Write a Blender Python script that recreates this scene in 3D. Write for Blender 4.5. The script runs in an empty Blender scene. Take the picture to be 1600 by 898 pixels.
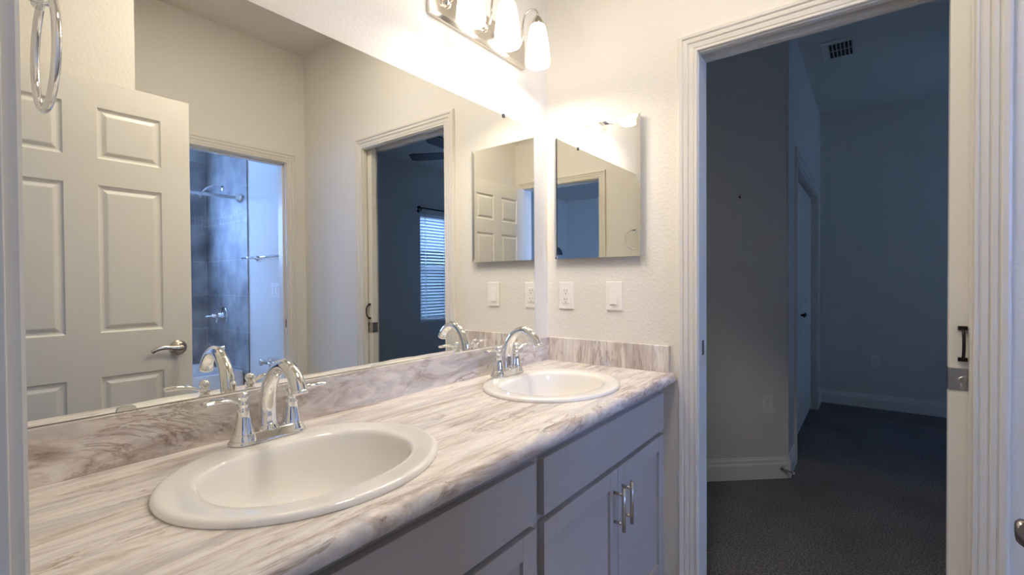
import bpy, bmesh, math, random
from mathutils import Vector, Matrix
random.seed(4)
S = bpy.context.scene
COL = S.collection
R_ = math.radians
# ------------------------------------------------------------------ camera
CAM = Vector((-1.7837, -1.157, 1.2092))
yaw, pitch, roll, FPX = R_(37.3104), R_(-0.744), R_(-0.3499), 735.25
F = Vector((math.cos(yaw)*math.cos(pitch), math.sin(yaw)*math.cos(pitch), math.sin(pitch)))
Rt = Vector((math.sin(yaw), -math.cos(yaw), 0)); Up = Rt.cross(F)
Rt2 = Rt*math.cos(roll)+Up*math.sin(roll); Up2 = -Rt*math.sin(roll)+Up*math.cos(roll)
cam_d = bpy.data.cameras.new('camera'); cam = bpy.data.objects.new('camera', cam_d); COL.objects.link(cam)
cam.matrix_world = Matrix(((Rt2.x, Up2.x, -F.x, CAM.x), (Rt2.y, Up2.y, -F.y, CAM.y), (Rt2.z, Up2.z, -F.z, CAM.z), (0, 0, 0, 1)))
cam_d.sensor_width = 36; cam_d.lens = FPX*36/1600; cam_d.clip_start = .01; cam_d.clip_end = 100
S.camera = cam
# ------------------------------------------------------------------ world, light, exposure
S.view_settings.view_transform = 'Standard'; S.view_settings.look = 'None'
S.view_settings.gamma = 1; S.view_settings.use_curve_mapping = False
S.view_settings.exposure = 1.02
S.cycles.max_bounces = 14; S.cycles.glossy_bounces = 8; S.cycles.diffuse_bounces = 6
S.cycles.sample_clamp_indirect = 6; S.cycles.caustics_reflective = False
W = bpy.data.worlds.new('world'); S.world = W; W.use_nodes = True
W.node_tree.nodes['Background'].inputs[0].default_value = (.22, .42, 1, 1)
W.node_tree.nodes['Background'].inputs[1].default_value = .45
LAMP_E, LAMP_C, BULB_W = 2.6, (1, .89, .75), 1.2
def daylight(name, loc, size_x, size_y, rot, power, color=(.24, .43, 1)):
    l = bpy.data.lights.new(name, 'AREA'); l.shape = 'RECTANGLE'; l.size = size_x; l.size_y = size_y
    l.energy = power; l.color = color
    o = bpy.data.objects.new(name, l); o.location = loc; o.rotation_euler = rot; COL.objects.link(o)
daylight('hall_daylight_fill', (-2.35, 1.66, 1.4), .80, 1.45, (R_(-90), 0, 0), 58)  # fill lamp at an added, unseen opening; bluish light for the entry room
daylight('daylight_at_tub_window', (-.80, -3.86, 1.75), .85, .65, (R_(90), 0, 0), 41)
daylight('skylight_over_bedroom_blind', (3.0, -5.0, 3.3), 2.2, 1.4, (R_(50), 0, 0), 1000, (.31, .53, 1))
cl = bpy.data.lights.new('ceiling_fill', 'AREA'); cl.shape = 'DISK'; cl.size = .30; cl.energy = 7; cl.color = (1, .89, .76)  # fill lamp added to flatten the contrast; no such fixture is in view
clo = bpy.data.objects.new('ceiling_fill', cl); clo.location = (-.80, -.85, 2.790); COL.objects.link(clo)
CEIL = 2.81
# ------------------------------------------------------------------ materials
def nt(name):
    m = bpy.data.materials.new(name); m.use_nodes = True
    return m, m.node_tree, m.node_tree.nodes['Principled BSDF']
def simple(name, col, rough=.5, metal=0, bump=None, spec=.5, coat=0):
    m, t, b = nt(name)
    b.inputs['Base Color'].default_value = (*col, 1); b.inputs['Roughness'].default_value = rough
    b.inputs['Metallic'].default_value = metal; b.inputs['Specular IOR Level'].default_value = spec
    b.inputs['Coat Weight'].default_value = coat
    tc = t.nodes.new('ShaderNodeTexCoord'); n = t.nodes.new('ShaderNodeTexNoise')
    t.links.new(tc.outputs['Object'], n.inputs['Vector'])
    sc, st = bump if bump else (60, .02)
    n.inputs['Scale'].default_value = sc; n.inputs['Detail'].default_value = 3
    bp = t.nodes.new('ShaderNodeBump'); bp.inputs['Strength'].default_value = st; bp.inputs['Distance'].default_value = .004
    t.links.new(n.outputs['Fac'], bp.inputs['Height'])
    if bump: t.links.new(bp.outputs['Normal'], b.inputs['Normal'])
    return m
M = {}
M['paint'] = simple('wall_paint', (.79, .765, .705), .75, bump=(85, .42), spec=.3)
M['ceil'] = simple('ceiling_paint', (.74, .71, .65), .9, bump=(60, .25), spec=.2)
M['trim'] = simple('trim_paint', (.765, .735, .665), .38)
M['door'] = simple('door_paint', (.85, .825, .75), .42)
M['base'] = simple('baseboard_paint', (.88, .86, .81), .4)
M['cab'] = simple('grey_cabinet_paint', (.42, .385, .355), .42)
M['cabin'] = simple('cabinet_shadow_gap', (.10, .095, .09), .6)
M['chrome'] = simple('chrome', (.86, .86, .86), .05, 1)
M['nickel'] = simple('brushed_nickel', (.55, .50, .44), .24, 1)
M['plate_metal'] = simple('satin_nickel_backplate', (.70, .67, .62), .18, 1)
M['black'] = simple('oil_rubbed_black', (.012, .010, .010), .3, .3)
M['porc'] = simple('white_porcelain', (.91, .89, .85), .10, coat=.4)
M['plastic'] = simple('white_plastic', (.88, .86, .82), .35)
M['dark'] = simple('dark_slot', (.02, .02, .02), .6)
M['blade'] = simple('dark_wood_blade', (.035, .025, .022), .5)
M['hardboard'] = simple('dark_outdoor_render', (.10, .11, .11), .8, bump=(20, .3))
M['slat'] = simple('white_blind_slat', (.85, .86, .88), .5)
_t = M['slat'].node_tree; _tr = _t.nodes.new('ShaderNodeBsdfTranslucent'); _tr.inputs['Color'].default_value = (.85, .87, .9, 1); _mx = _t.nodes.new('ShaderNodeMixShader'); _mx.inputs[0].default_value = .34
_t.links.new(_t.nodes['Principled BSDF'].outputs[0], _mx.inputs[1]); _t.links.new(_tr.outputs[0], _mx.inputs[2]); _t.links.new(_mx.outputs[0], _t.nodes['Material Output'].inputs['Surface'])
M['tub'] = simple('white_tub_acrylic', (.78, .80, .82), .15)
M['skin'] = simple('skin', (.55, .36, .27), .5)
M['hair'] = simple('black_hair', (.008, .007, .007), .5)
M['shirt'] = simple('navy_shirt_cloth', (.03, .035, .05), .9)
M['jeans'] = simple('dark_denim', (.03, .04, .07), .9)
M['shoe'] = simple('shoe_leather', (.02, .02, .02), .5)
M['steel_edge'] = simple('cabinet_steel', (.72, .72, .70), .3, .6)
m, t, b = nt('mirror_glass'); b.inputs['Base Color'].default_value = (.94, .94, .895, 1); b.inputs['Metallic'].default_value = 1; b.inputs['Roughness'].default_value = 0.0; M['mirror'] = m
m, t, b = nt('mirror_glass_clear'); b.inputs['Base Color'].default_value = (.93, .93, .89, 1); b.inputs['Metallic'].default_value = 1; b.inputs['Roughness'].default_value = 0.0; M['mirror2'] = m
m, t, b = nt('mirror_edge'); b.inputs['Base Color'].default_value = (.10, .12, .11, 1); b.inputs['Roughness'].default_value = .2; M['mirror_edge'] = m
m, t, b = nt('clear_plastic'); b.inputs['Base Color'].default_value = (.85, .83, .78, 1); b.inputs['Roughness'].default_value = .1; b.inputs['Transmission Weight'].default_value = .35; M['clear'] = m
m, t, b = nt('window_glass'); b.inputs['Base Color'].default_value = (1, 1, 1, 1); b.inputs['Roughness'].default_value = 0; b.inputs['Transmission Weight'].default_value = 1; b.inputs['IOR'].default_value = 1.01; M['glass'] = m
m, t, b = nt('lit_frosted_glass'); b.inputs['Base Color'].default_value = (.9, .9, .88, 1); b.inputs['Emission Color'].default_value = (*LAMP_C, 1); b.inputs['Emission Strength'].default_value = LAMP_E; M['shade'] = m
def ramp(t, stops):
    r = t.nodes.new('ShaderNodeValToRGB'); e = r.color_ramp.elements
    e[0].position, e[0].color = stops[0][0], (*stops[0][1], 1); e[1].position, e[1].color = stops[-1][0], (*stops[-1][1], 1)
    for p, c in stops[1:-1]:
        x = e.new(p); x.color = (*c, 1)
    return r
def laminate(name, scale, swirl, dark):
    m, t, b = nt(name); L = t.links.new
    tc = t.nodes.new('ShaderNodeTexCoord')
    def noise(sc, s, det, dist, off=0):
        mp = t.nodes.new('ShaderNodeMapping'); mp.inputs['Scale'].default_value = sc; mp.inputs['Location'].default_value = (off, off*1.7, off*.6)
        n = t.nodes.new('ShaderNodeTexNoise'); n.inputs['Scale'].default_value = s; n.inputs['Detail'].default_value = det
        n.inputs['Roughness'].default_value = .70; n.inputs['Distortion'].default_value = dist
        L(tc.outputs['Object'], mp.inputs['Vector']); L(mp.outputs['Vector'], n.inputs['Vector']); return n
    a = noise(scale, 1.0, 14, swirl)
    r1 = ramp(t, [(.31, (.36, .29, .25)), (.40, (.55, .48, .435)), (.46, (.69, .635, .585)), (.52, (.80, .76, .71)), (.60, (.85, .82, .78)), (.70, (.70, .66, .625))])
    sh = t.nodes.new('ShaderNodeMath'); sh.operation = 'ADD'; sh.inputs[1].default_value = dark; L(a.outputs['Fac'], sh.inputs[0]); L(sh.outputs[0], r1.inputs['Fac'])
    c = noise(tuple(v*3.6 for v in scale), 1.0, 10, swirl*.4, 3)
    r2 = ramp(t, [(.33, (.66, .60, .56)), (.47, (.93, .91, .89)), (.6, (1, 1, 1))])
    L(c.outputs['Fac'], r2.inputs['Fac'])
    mu = t.nodes.new('ShaderNodeMix'); mu.data_type = 'RGBA'; mu.blend_type = 'MULTIPLY'; mu.inputs['Factor'].default_value = .8
    L(r1.outputs['Color'], mu.inputs['A']); L(r2.outputs['Color'], mu.inputs['B'])
    g = noise(tuple(v*.55 for v in scale), 1.6, 4, swirl*1.2, 7)
    r3 = ramp(t, [(.50, (0, 0, 0)), (.62, (.75, .75, .75))]); L(g.outputs['Fac'], r3.inputs['Fac'])
    mx = t.nodes.new('ShaderNodeMix'); mx.data_type = 'RGBA'
    L(r3.outputs['Color'], mx.inputs['Factor']); L(mu.outputs['Result'], mx.inputs['A']); mx.inputs['B'].default_value = (.56, .545, .56, 1)
    vn = noise(tuple(v*.8 for v in scale), 1.1, 7, min(swirl, 1.0)*1.1, 11)
    r4 = ramp(t, [(.478, (1, 1, 1)), (.497, (.56, .49, .45)), (.503, (.56, .49, .45)), (.524, (1, 1, 1))]); L(vn.outputs['Fac'], r4.inputs['Fac'])
    ms = noise((2, 2, 2), 2.2, 3, .5, 5); r5 = ramp(t, [(.46, (0, 0, 0)), (.58, (1, 1, 1))]); L(ms.outputs['Fac'], r5.inputs['Fac'])
    v2 = t.nodes.new('ShaderNodeMix'); v2.data_type = 'RGBA'; v2.blend_type = 'MULTIPLY'; L(r5.outputs['Color'], v2.inputs['Factor'])
    L(mx.outputs['Result'], v2.inputs['A']); L(r4.outputs['Color'], v2.inputs['B'])
    L(v2.outputs['Result'], b.inputs['Base Color']); b.inputs['Roughness'].default_value = .45
    return m
M['top'] = laminate('streaked_stone_laminate', (2.3, 19, 19), 1.1, .015)
M['nose'] = laminate('front_edge_stone_laminate', (4.5, 14, 14), 1.2, -.055)
M['splash'] = laminate('swirled_stone_laminate', (3.2, 7, 11), 1.3, -.012)
M['endsplash'] = laminate('upright_stone_laminate', (3, 13, 1.6), .9, -.02)
def tilem(name, axis):
    m, t, b = nt(name); L = t.links.new
    tc = t.nodes.new('ShaderNodeTexCoord'); sp = t.nodes.new('ShaderNodeSeparateXYZ'); cb = t.nodes.new('ShaderNodeCombineXYZ')
    L(tc.outputs['Object'], sp.inputs[0]); L(sp.outputs[axis], cb.inputs[0]); L(sp.outputs['Z'], cb.inputs[1])
    def brick(w, h, off, loc):
        mp = t.nodes.new('ShaderNodeMapping'); mp.inputs['Location'].default_value = (*loc, 0)
        L(cb.outputs[0], mp.inputs['Vector'])
        k = t.nodes.new('ShaderNodeTexBrick'); k.inputs['Scale'].default_value = 1; k.inputs['Brick Width'].default_value = w; k.inputs['Row Height'].default_value = h
        k.inputs['Mortar Size'].default_value = .0022; k.offset = off; L(mp.outputs[0], k.inputs['Vector'])
        k.inputs['Color1'].default_value = (.42, .41, .40, 1); k.inputs['Color2'].default_value = (.36, .35, .34, 1); k.inputs['Mortar'].default_value = (.58, .57, .56, 1)
        return k
    A = brick(.318, .305, .0 if axis == 'Y' else .5, (.026, -.187+.0))
    B = brick(.056, .058, 0, (0, .006))
    lt = t.nodes.new('ShaderNodeMath'); lt.operation = 'COMPARE'; lt.inputs[1].default_value = 1.768; lt.inputs[2].default_value = .06; L(sp.outputs['Z'], lt.inputs[0])
    mx = t.nodes.new('ShaderNodeMix'); mx.data_type = 'RGBA'; L(lt.outputs[0], mx.inputs['Factor']); L(A.outputs['Color'], mx.inputs['A']); L(B.outputs['Color'], mx.inputs['B'])
    n = t.nodes.new('ShaderNodeTexNoise'); n.inputs['Scale'].default_value = 5; n.inputs['Detail'].default_value = 6; L(tc.outputs['Object'], n.inputs['Vector'])
    r = ramp(t, [(.32, (.5, .5, .5)), (.68, (1.15, 1.15, 1.15))]); L(n.outputs['Fac'], r.inputs['Fac'])
    mu = t.nodes.new('ShaderNodeMix'); mu.data_type = 'RGBA'; mu.blend_type = 'MULTIPLY'; mu.inputs['Factor'].default_value = 1
    L(mx.outputs['Result'], mu.inputs['A']); L(r.outputs['Color'], mu.inputs['B']); L(mu.outputs['Result'], b.inputs['Base Color']); b.inputs['Roughness'].default_value = .5
    return m
M['tile_y'] = tilem('grey_shower_tile_side', 'Y'); M['tile_x'] = tilem('grey_shower_tile_back', 'X')
def carpet():
    m, t, b = nt('grey_carpet'); L = t.links.new
    tc = t.nodes.new('ShaderNodeTexCoord'); n = t.nodes.new('ShaderNodeTexNoise'); n.inputs['Scale'].default_value = 130; n.inputs['Detail'].default_value = 6
    n2 = t.nodes.new('ShaderNodeTexNoise'); n2.inputs['Scale'].default_value = 3; L(tc.outputs['Object'], n.inputs['Vector']); L(tc.outputs['Object'], n2.inputs['Vector'])
    r = ramp(t, [(.35, (.10, .095, .092)), (.65, (.30, .29, .28))]); L(n.outputs['Fac'], r.inputs['Fac'])
    r2 = ramp(t, [(.35, (.82, .82, .82)), (.65, (1, 1, 1))]); L(n2.outputs['Fac'], r2.inputs['Fac'])
    mu = t.nodes.new('ShaderNodeMix'); mu.data_type = 'RGBA'; mu.blend_type = 'MULTIPLY'; mu.inputs['Factor'].default_value = 1
    L(r.outputs['Color'], mu.inputs['A']); L(r2.outputs['Color'], mu.inputs['B']); L(mu.outputs['Result'], b.inputs['Base Color'])
    bp = t.nodes.new('ShaderNodeBump'); bp.inputs['Strength'].default_value = .8; bp.inputs['Distance'].default_value = .006; L(n.outputs['Fac'], bp.inputs['Height']); L(bp.outputs['Normal'], b.inputs['Normal'])
    b.inputs['Roughness'].default_value = 1; b.inputs['Specular IOR Level'].default_value = .1
    return m
M['carpet'] = carpet()
def floortile():
    m, t, b = nt('beige_floor_tile'); L = t.links.new
    tc = t.nodes.new('ShaderNodeTexCoord'); k = t.nodes.new('ShaderNodeTexBrick'); L(tc.outputs['Object'], k.inputs['Vector'])
    k.inputs['Scale'].default_value = 1; k.inputs['Brick Width'].default_value = .45; k.inputs['Row Height'].default_value = .45; k.offset = 0; k.inputs['Mortar Size'].default_value = .003
    k.inputs['Color1'].default_value = (.45, .40, .34, 1); k.inputs['Color2'].default_value = (.42, .37, .31, 1); k.inputs['Mortar'].default_value = (.3, .27, .24, 1)
    L(k.outputs['Color'], b.inputs['Base Color']); b.inputs['Roughness'].default_value = .4
    return m
M['floortile'] = floortile()

# ------------------------------------------------------------------ mesh helpers
class MB:
    def __init__(s): s.v = []; s.f = []; s.sm = []
    def add(s, vs, fs, smooth=False):
        o = len(s.v); s.v += [tuple(v) for v in vs]; s.f += [tuple(i+o for i in f) for f in fs]; s.sm += [smooth]*len(fs); return s
    def box(s, x0, x1, y0, y1, z0, z1):
        x0, x1 = sorted((x0, x1)); y0, y1 = sorted((y0, y1)); z0, z1 = sorted((z0, z1))
        return s.add([(x0,y0,z0),(x1,y0,z0),(x1,y1,z0),(x0,y1,z0),(x0,y0,z1),(x1,y0,z1),(x1,y1,z1),(x0,y1,z1)],
                     [(0,3,2,1),(4,5,6,7),(0,1,5,4),(1,2,6,5),(2,3,7,6),(3,0,4,7)])
    def prism(s, pts, h0, h1, mp):   # convex polygon pts (a,b) extruded along third axis, mp(a,b,h)->xyz
        n = len(pts); vs = [mp(a, b, h0) for a, b in pts]+[mp(a, b, h1) for a, b in pts]
        return s.add(vs, [tuple(range(n))[::-1], tuple(range(n, 2*n))]+[(i, (i+1) % n, n+(i+1) % n, n+i) for i in range(n)])
    def lathe(s, prof, c=(0, 0, 0), axis=(0, 0, 1), n=28, squash=1.0):  # prof (r,h)
        az = Vector(axis).normalized(); ax = az.orthogonal().normalized(); ay = az.cross(ax); c = Vector(c); vs = []; fs = []
        for r, h in prof:
            for k in range(n):
                a = 2*math.pi*k/n; vs.append(c+az*h+ax*(r*math.cos(a))+ay*(r*math.sin(a)*squash))
        m = len(prof)
        for i in range(m-1):
            for k in range(n): fs.append((i*n+k, i*n+(k+1) % n, (i+1)*n+(k+1) % n, (i+1)*n+k))
        fs.append(tuple(range(n))[::-1]); fs.append(tuple(range((m-1)*n, m*n)))
        return s.add(vs, fs, True)
    def tube(s, pts, rad, n=16, closed=False, flat=1.0, flatdir=None):
        P = [Vector(p) for p in pts]; m = len(P); rad = rad if isinstance(rad, (list, tuple)) else [rad]*m
        vs = []; fs = []; prev = None
        for i in range(m):
            if closed: tg = P[(i+1) % m]-P[(i-1) % m]
            else: tg = P[min(i+1, m-1)]-P[max(i-1, 0)]
            tg.normalize()
            if prev is None: nx = (Vector(flatdir) if flatdir else tg.orthogonal())
            else: nx = prev
            nx = (nx-tg*nx.dot(tg)).normalized(); prev = nx; ny = tg.cross(nx)
            for k in range(n):
                a = 2*math.pi*k/n; vs.append(P[i]+nx*(rad[i]*math.cos(a))+ny*(rad[i]*flat*math.sin(a)))
        for i in range(m if closed else m-1):
            j = (i+1) % m
            for k in range(n): fs.append((i*n+k, i*n+(k+1) % n, j*n+(k+1) % n, j*n+k))
        if not closed: fs.append(tuple(range(n))[::-1]); fs.append(tuple(range((m-1)*n, m*n)))
        return s.add(vs, fs, True)
    def sweep_section(s, rings, cap=True, smooth=False, closed=False):
        n = len(rings[0]); vs = [p for r in rings for p in r]; fs = []
        for i in range(len(rings)-1):
            for k in range(n if closed else n-1): fs.append((i*n+k, i*n+(k+1) % n, (i+1)*n+(k+1) % n, (i+1)*n+k))
        if cap: fs.append(tuple(range(n))[::-1]); fs.append(tuple(range((len(rings)-1)*n, len(rings)*n)))
        return s.add(vs, fs, smooth)
    def build(s, name, mat, parent=None, bevel=0, seg=2, subsurf=0, autosmooth=True):
        me = bpy.data.meshes.new(name); me.from_pydata(s.v, [], s.f); me.update()
        bm = bmesh.new(); bm.from_mesh(me); bmesh.ops.recalc_face_normals(bm, faces=bm.faces); bm.to_mesh(me); bm.free()
        for p, sm in zip(me.polygons, s.sm): p.use_smooth = sm and len(p.vertices) < 9
        me.materials.append(M[mat] if isinstance(mat, str) else mat)
        o = bpy.data.objects.new(name, me); COL.objects.link(o)
        if parent: o.parent = parent; o.matrix_parent_inverse = Matrix.Translation(parent.location).inverted() @ Matrix.Identity(4)
        if bevel:
            bv = o.modifiers.new('bevel', 'BEVEL'); bv.width = bevel; bv.segments = seg; bv.limit_method = 'ANGLE'; bv.angle_limit = R_(40)
        if subsurf:
            ss = o.modifiers.new('subdivision', 'SUBSURF'); ss.levels = ss.render_levels = subsurf
        return o
def tag(o, label=None, cat=None, group=None, kind=None):
    if label: o['label'] = label
    if cat: o['category'] = cat
    if group: o['group'] = group
    if kind: o['kind'] = kind
    return o
def thing(name, label, cat, loc, group=None):
    o = bpy.data.objects.new(name, None); o.location = loc; o.empty_display_size = .05; COL.objects.link(o)
    return tag(o, label, cat, group)
def dup(root, off, label):
    r = root.copy(); COL.objects.link(r); d = Vector(off); r.location = root.location+d; r['label'] = label
    for ch in list(root.children):
        c = ch.copy(); COL.objects.link(c); c.parent = r; c.matrix_parent_inverse = Matrix.Translation(root.location).inverted()
        for g in ch.children:
            e = g.copy(); COL.objects.link(e); e.parent = c; e.matrix_parent_inverse = Matrix.Identity(4)
    return r
def sub(o, par):   # sub-part of a part whose own matrix is identity
    o.parent = par; o.matrix_parent_inverse = Matrix.Identity(4); return o
def struct(name, mb, mat, label, bevel=0):
    return tag(mb.build(name, mat, None, bevel), label, name.split('_')[0], None, 'structure')
def bez(p, n=24):   # Catmull-Rom through points
    P = [Vector(q) for q in p]; out = []; m = len(P)-1
    for i in range(m):
        a, b, c, d = P[max(i-1, 0)], P[i], P[i+1], P[min(i+2, m)]
        k = max(2, n//m)
        for j in range(k):
            t = j/k; out.append(.5*((2*b)+(c-a)*t+(2*a-5*b+4*c-d)*t*t+(3*b-a-3*c+d)*t**3))
    out.append(P[-1]); return out
def lerp_list(r, m):
    out = []
    for i in range(m):
        t = i/(m-1)*(len(r)-1); k = min(int(t), len(r)-2); out.append(r[k]+(r[k+1]-r[k])*(t-k))
    return out

# ------------------------------------------------------------------ the setting: walls, floors, ceiling
XW, XW2 = -1.73, -1.84          # entry wall faces
EX = .10                         # end wall thickness
JL, JR, HD = -.658, -1.38, 2.035
S0 = -3.775                      # exterior wall line behind tub
struct('wall_north', MB().box(XW, 0, 0, .10, 0, CEIL), 'paint', 'textured cream wall behind the vanity mirror')
e = MB()
e.box(0, EX, JL+.018, .95, 0, CEIL)
e.box(0, EX, JR, JL+.018, HD+.035, CEIL)
e.box(0, EX, -2.16, JR, HD+.035, CEIL)
e.box(0, .022, -2.16, JR-.0, 0, HD+.035); e.box(.078, EX, -2.16, JR, 0, HD+.035)
e.box(0, EX, S0, -2.16, 0, CEIL)
struct('wall_east', e, 'paint', 'textured cream end wall with the medicine cabinet and bedroom doorway')
s = MB(); sx0, sx1 = -.855, -.139
s.box(XW, sx0-.018, -2.176, -2.066, 0, CEIL); s.box(sx1+.018, 0, -2.176, -2.066, 0, CEIL); s.box(sx0-.018, sx1+.018, -2.176, -2.066, 2.03+.018, CEIL)
struct('wall_south', s, 'paint', 'cream wall opposite the mirror with the tub room doorway')
struct('wall_chase', MB().box(XW, -1.125, -2.066, -1.45, 0, CEIL), 'paint', 'boxed-out cream wall behind the open panel door')
w = MB(); wy0, wy1 = -1.352, -.608
w.box(XW2, XW, wy1+.018, .10, 0, CEIL); w.box(XW2, XW, S0, wy0-.018, 0, CEIL); w.box(XW2, XW, wy0-.018, wy1+.018, 2.035+.018, CEIL)
struct('wall_west', w, 'paint', 'cream wall around the entry doorway at the left edge')
# tub room
struct('wall_tub_end', MB().box(-1.63, -1.53, S0, -2.176, 0, CEIL), 'paint', 'far end wall of the tub room')
ext = MB(); TX0, TX1, TZ0, TZ1 = -1.25, -.36, 1.42, 2.12
ext.box(-1.73, TX0, S0-.13, S0, 0, CEIL); ext.box(TX1, .1, S0-.13, S0, 0, CEIL); ext.box(TX0, TX1, S0-.13, S0, 0, TZ0); ext.box(TX0, TX1, S0-.13, S0, TZ1, CEIL)
struct('wall_tub_back', ext, 'paint', 'exterior wall behind the bathtub')
tb = MB(); tb.box(-1.53, TX0, S0, S0+.012, .45, CEIL-.3); tb.box(TX1, 0, S0, S0+.012, .45, CEIL-.3); tb.box(TX0, TX1, S0, S0+.012, .45, TZ0); tb.box(TX0, TX1, S0, S0+.012, TZ1, CEIL-.3)
struct('wall_tile_back', tb, 'tile_x', 'grey tiled wall behind the bathtub')
struct('wall_tile_side', MB().box(-.012, 0, S0+.012, -2.955, 0.0, CEIL-.3), 'tile_y', 'grey tiled wall carrying the shower fittings')
# bedroom
BY = -3.73; BX0, BX1, BZ0, BZ1 = 2.56, 3.46, .66, 2.145; CX0, CX1 = -3.45, -2.55
b_ = MB(); 
b_.box(EX, BX0, BY-.15, BY, 0, CEIL); b_.box(BX1, 3.90, BY-.15, BY, 0, CEIL)
for a0, a1 in ((BX0, BX1),): b_.box(a0, a1, BY-.15, BY, 0, BZ0); b_.box(a0, a1, BY-.15, BY, BZ1, CEIL)
struct('wall_bedroom_window', b_, 'paint', 'bedroom wall with the blind-covered window')
struct('wall_bedroom_far', MB().box(3.765, 3.87, CX1, .6, 0, CEIL).box(3.765, 3.87, BY, CX0, 0, CEIL).box(3.765, 3.87, CX0, CX1, 0, BZ0).box(3.765, 3.87, CX0, CX1, BZ1, CEIL), 'paint', 'far bedroom wall with a low outlet')  # unseen opening added so sky light reaches the closet wall
CY = -.76; cx0, cx1 = 1.865, 3.40
c_ = MB(); c_.box(1.515, cx0, CY, CY+.11, 0, CEIL); c_.box(cx1, 3.765, CY, CY+.11, 0, CEIL); c_.box(cx0, cx1, CY, CY+.11, 2.0, CEIL)
struct('wall_bedroom_closet', c_, 'paint', 'bedroom wall around the closet doorway')
struct('wall_closet_back', MB().box(1.8, 3.765, -.02, .08, 0, CEIL), 'paint', 'back wall inside the bedroom closet')
A0 = Vector((1.512, -.75)); dd = Vector((-.335, .369)).normalized(); A1 = A0+dd*2.13; nn = Vector((dd.y, -dd.x))
if nn.dot(Vector((1, 1))) < 0: nn = -nn
dg = MB().prism([tuple(A0), tuple(A0+nn*.12+Vector((.06,.0))), tuple(A1+nn*.12), tuple(A1)], 0, CEIL, lambda a, b, h: (a, b, h))
struct('wall_bedroom_angled', dg, 'paint', 'angled bedroom wall facing the doorway')
# entry room behind the camera
HX = -6.5; HW0, HW1 = -5.15, -4.05
h = MB(); h.box(HX, HW0, BY-.15, BY, 0, CEIL); h.box(HW1, XW2, BY-.15, BY, 0, CEIL); h.box(HW0, HW1, BY-.15, BY, 0, BZ0); h.box(HW0, HW1, BY-.15, BY, BZ1, CEIL)
struct('wall_hall_window', h, 'paint', 'window wall of the entry room')
struct('wall_hall_far', MB().box(HX-.1, HX, BY, 1.6, 0, CEIL), 'paint', 'far wall of the entry room')
struct('wall_hall_side', MB().box(HX, -2.75, 1.6, 1.7, 0, CEIL).box(-1.95, XW2, 1.6, 1.7, 0, CEIL).box(-2.75, -1.95, 1.6, 1.7, 0, BZ0).box(-2.75, -1.95, 1.6, 1.7, BZ1, CEIL), 'paint', 'side wall of the entry room')  # unseen opening added for the hall fill lamp
struct('wall_hall_return', MB().box(XW2, XW2+.1, .10, 1.6, 0, CEIL), 'paint', 'return wall of the entry room')
struct('ceiling', MB().box(HX-.1, 3.9, BY-.2, 1.7, CEIL, CEIL+.1), 'ceil', 'off-white ceiling over all the rooms')
struct('floor_bathroom', MB().box(XW2, .05, S0-.05, .1, -.1, 0), 'floortile', 'beige tiled bathroom floor')
struct('floor_bedroom', MB().box(.05, 3.9, BY-.15, 1.0, -.1, 0), 'carpet', 'grey carpeted bedroom floor')
struct('floor_hall', MB().box(HX-.1, XW2, BY-.15, 1.7, -.1, 0), 'carpet', 'grey carpeted floor of the entry room')
struct('wall_garden', MB().box(-7, 6, -6.6, -6.4, -.2, 1.9), 'hardboard', 'dark wall added outside to darken the gaps in the blind')  # added wall hides the low sky so the blind gaps look darker
struct('floor_garden', MB().box(-7, 6, -6.6, BY-.2, -.3, -.1), 'hardboard', 'ground outside the windows')

# ------------------------------------------------------------------ casings, jambs, baseboards
PROF = [(0, 0), (0, .0085), (.002, .0115), (.007, .0120), (.010, .0075), (.0125, .0075), (.014, .0105), (.026, .0125), (.029, .0090), (.0315, .0090), (.034, .0140), (.043, .0150), (.046, .0115), (.049, .0115), (.052, .0165), (.062, .0175), (.067, .0150), (.070, .007), (.070, 0)]
def casing(name, label, a0, a1, zt, mp, width=.072):
    k = width/.070; rings = []
    for fa, fz in (((-1, a0), 'b'), ((-1, a0), 't'), ((1, a1), 't'), ((1, a1), 'b')):
        sg, a = fa
        rings.append([mp(a+sg*wd*k, (0 if fz == 'b' else zt+wd*k), hgt) for wd, hgt in PROF])
    m = MB(); m.sweep_section(rings)
    return struct(name, m, 'trim', label)
lo, hi = JR-.001, JL+.004
struct('trim_13', MB().lathe([(.150, 0), (.150, -.004), (.165, -.012), (.185, -.010), (.190, -.0002)], (-.80, -.85, CEIL-.0003)), 'trim', 'white ring added around the unseen ceiling fill light')  # ring added to dress the ceiling fill lamp
casing('trim_1', 'moulded white casing around the bedroom doorway', JR-.0, JL+.003, HD+.004, lambda a, z, h: (-h, a, z))
casing('trim_2', 'casing around the doorway on the bedroom side', JR-.0, JL+.003, HD+.004, lambda a, z, h: (EX+h, a, z))
casing('trim_3', 'moulded white casing around the tub room doorway', sx0-.004, sx1+.004, 2.034, lambda a, z, h: (a, -2.066+h, z))
casing('trim_4', 'moulded casing of the entry doorway at the left edge', wy0-.004, wy1+.005, 2.04, lambda a, z, h: (XW+h, a, z), .060)
casing('trim_5', 'casing around the bedroom closet doorway', cx0, cx1, 2.0, lambda a, z, h: (a, CY-h, z), .078)
casing('trim_6', 'casing of the entry doorway on the far side', wy0-.004, wy1+.005, 2.04, lambda a, z, h: (XW2-h, a, z))
j = MB(); j.box(0, EX, JL, JL+.018, 0, HD)              # strike jamb
j.box(0, .024, JR, JL+.018, HD, HD+.035); j.box(.072, EX, JR, JL+.018, HD, HD+.035)   # split head
j.box(.0, .024, JR, JR-.0+.006, 0, HD); j.box(.072, EX, JR, JR+.006, 0, HD)
struct('trim_7', j, 'trim', 'white jamb lining of the bedroom doorway', .0012)
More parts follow.
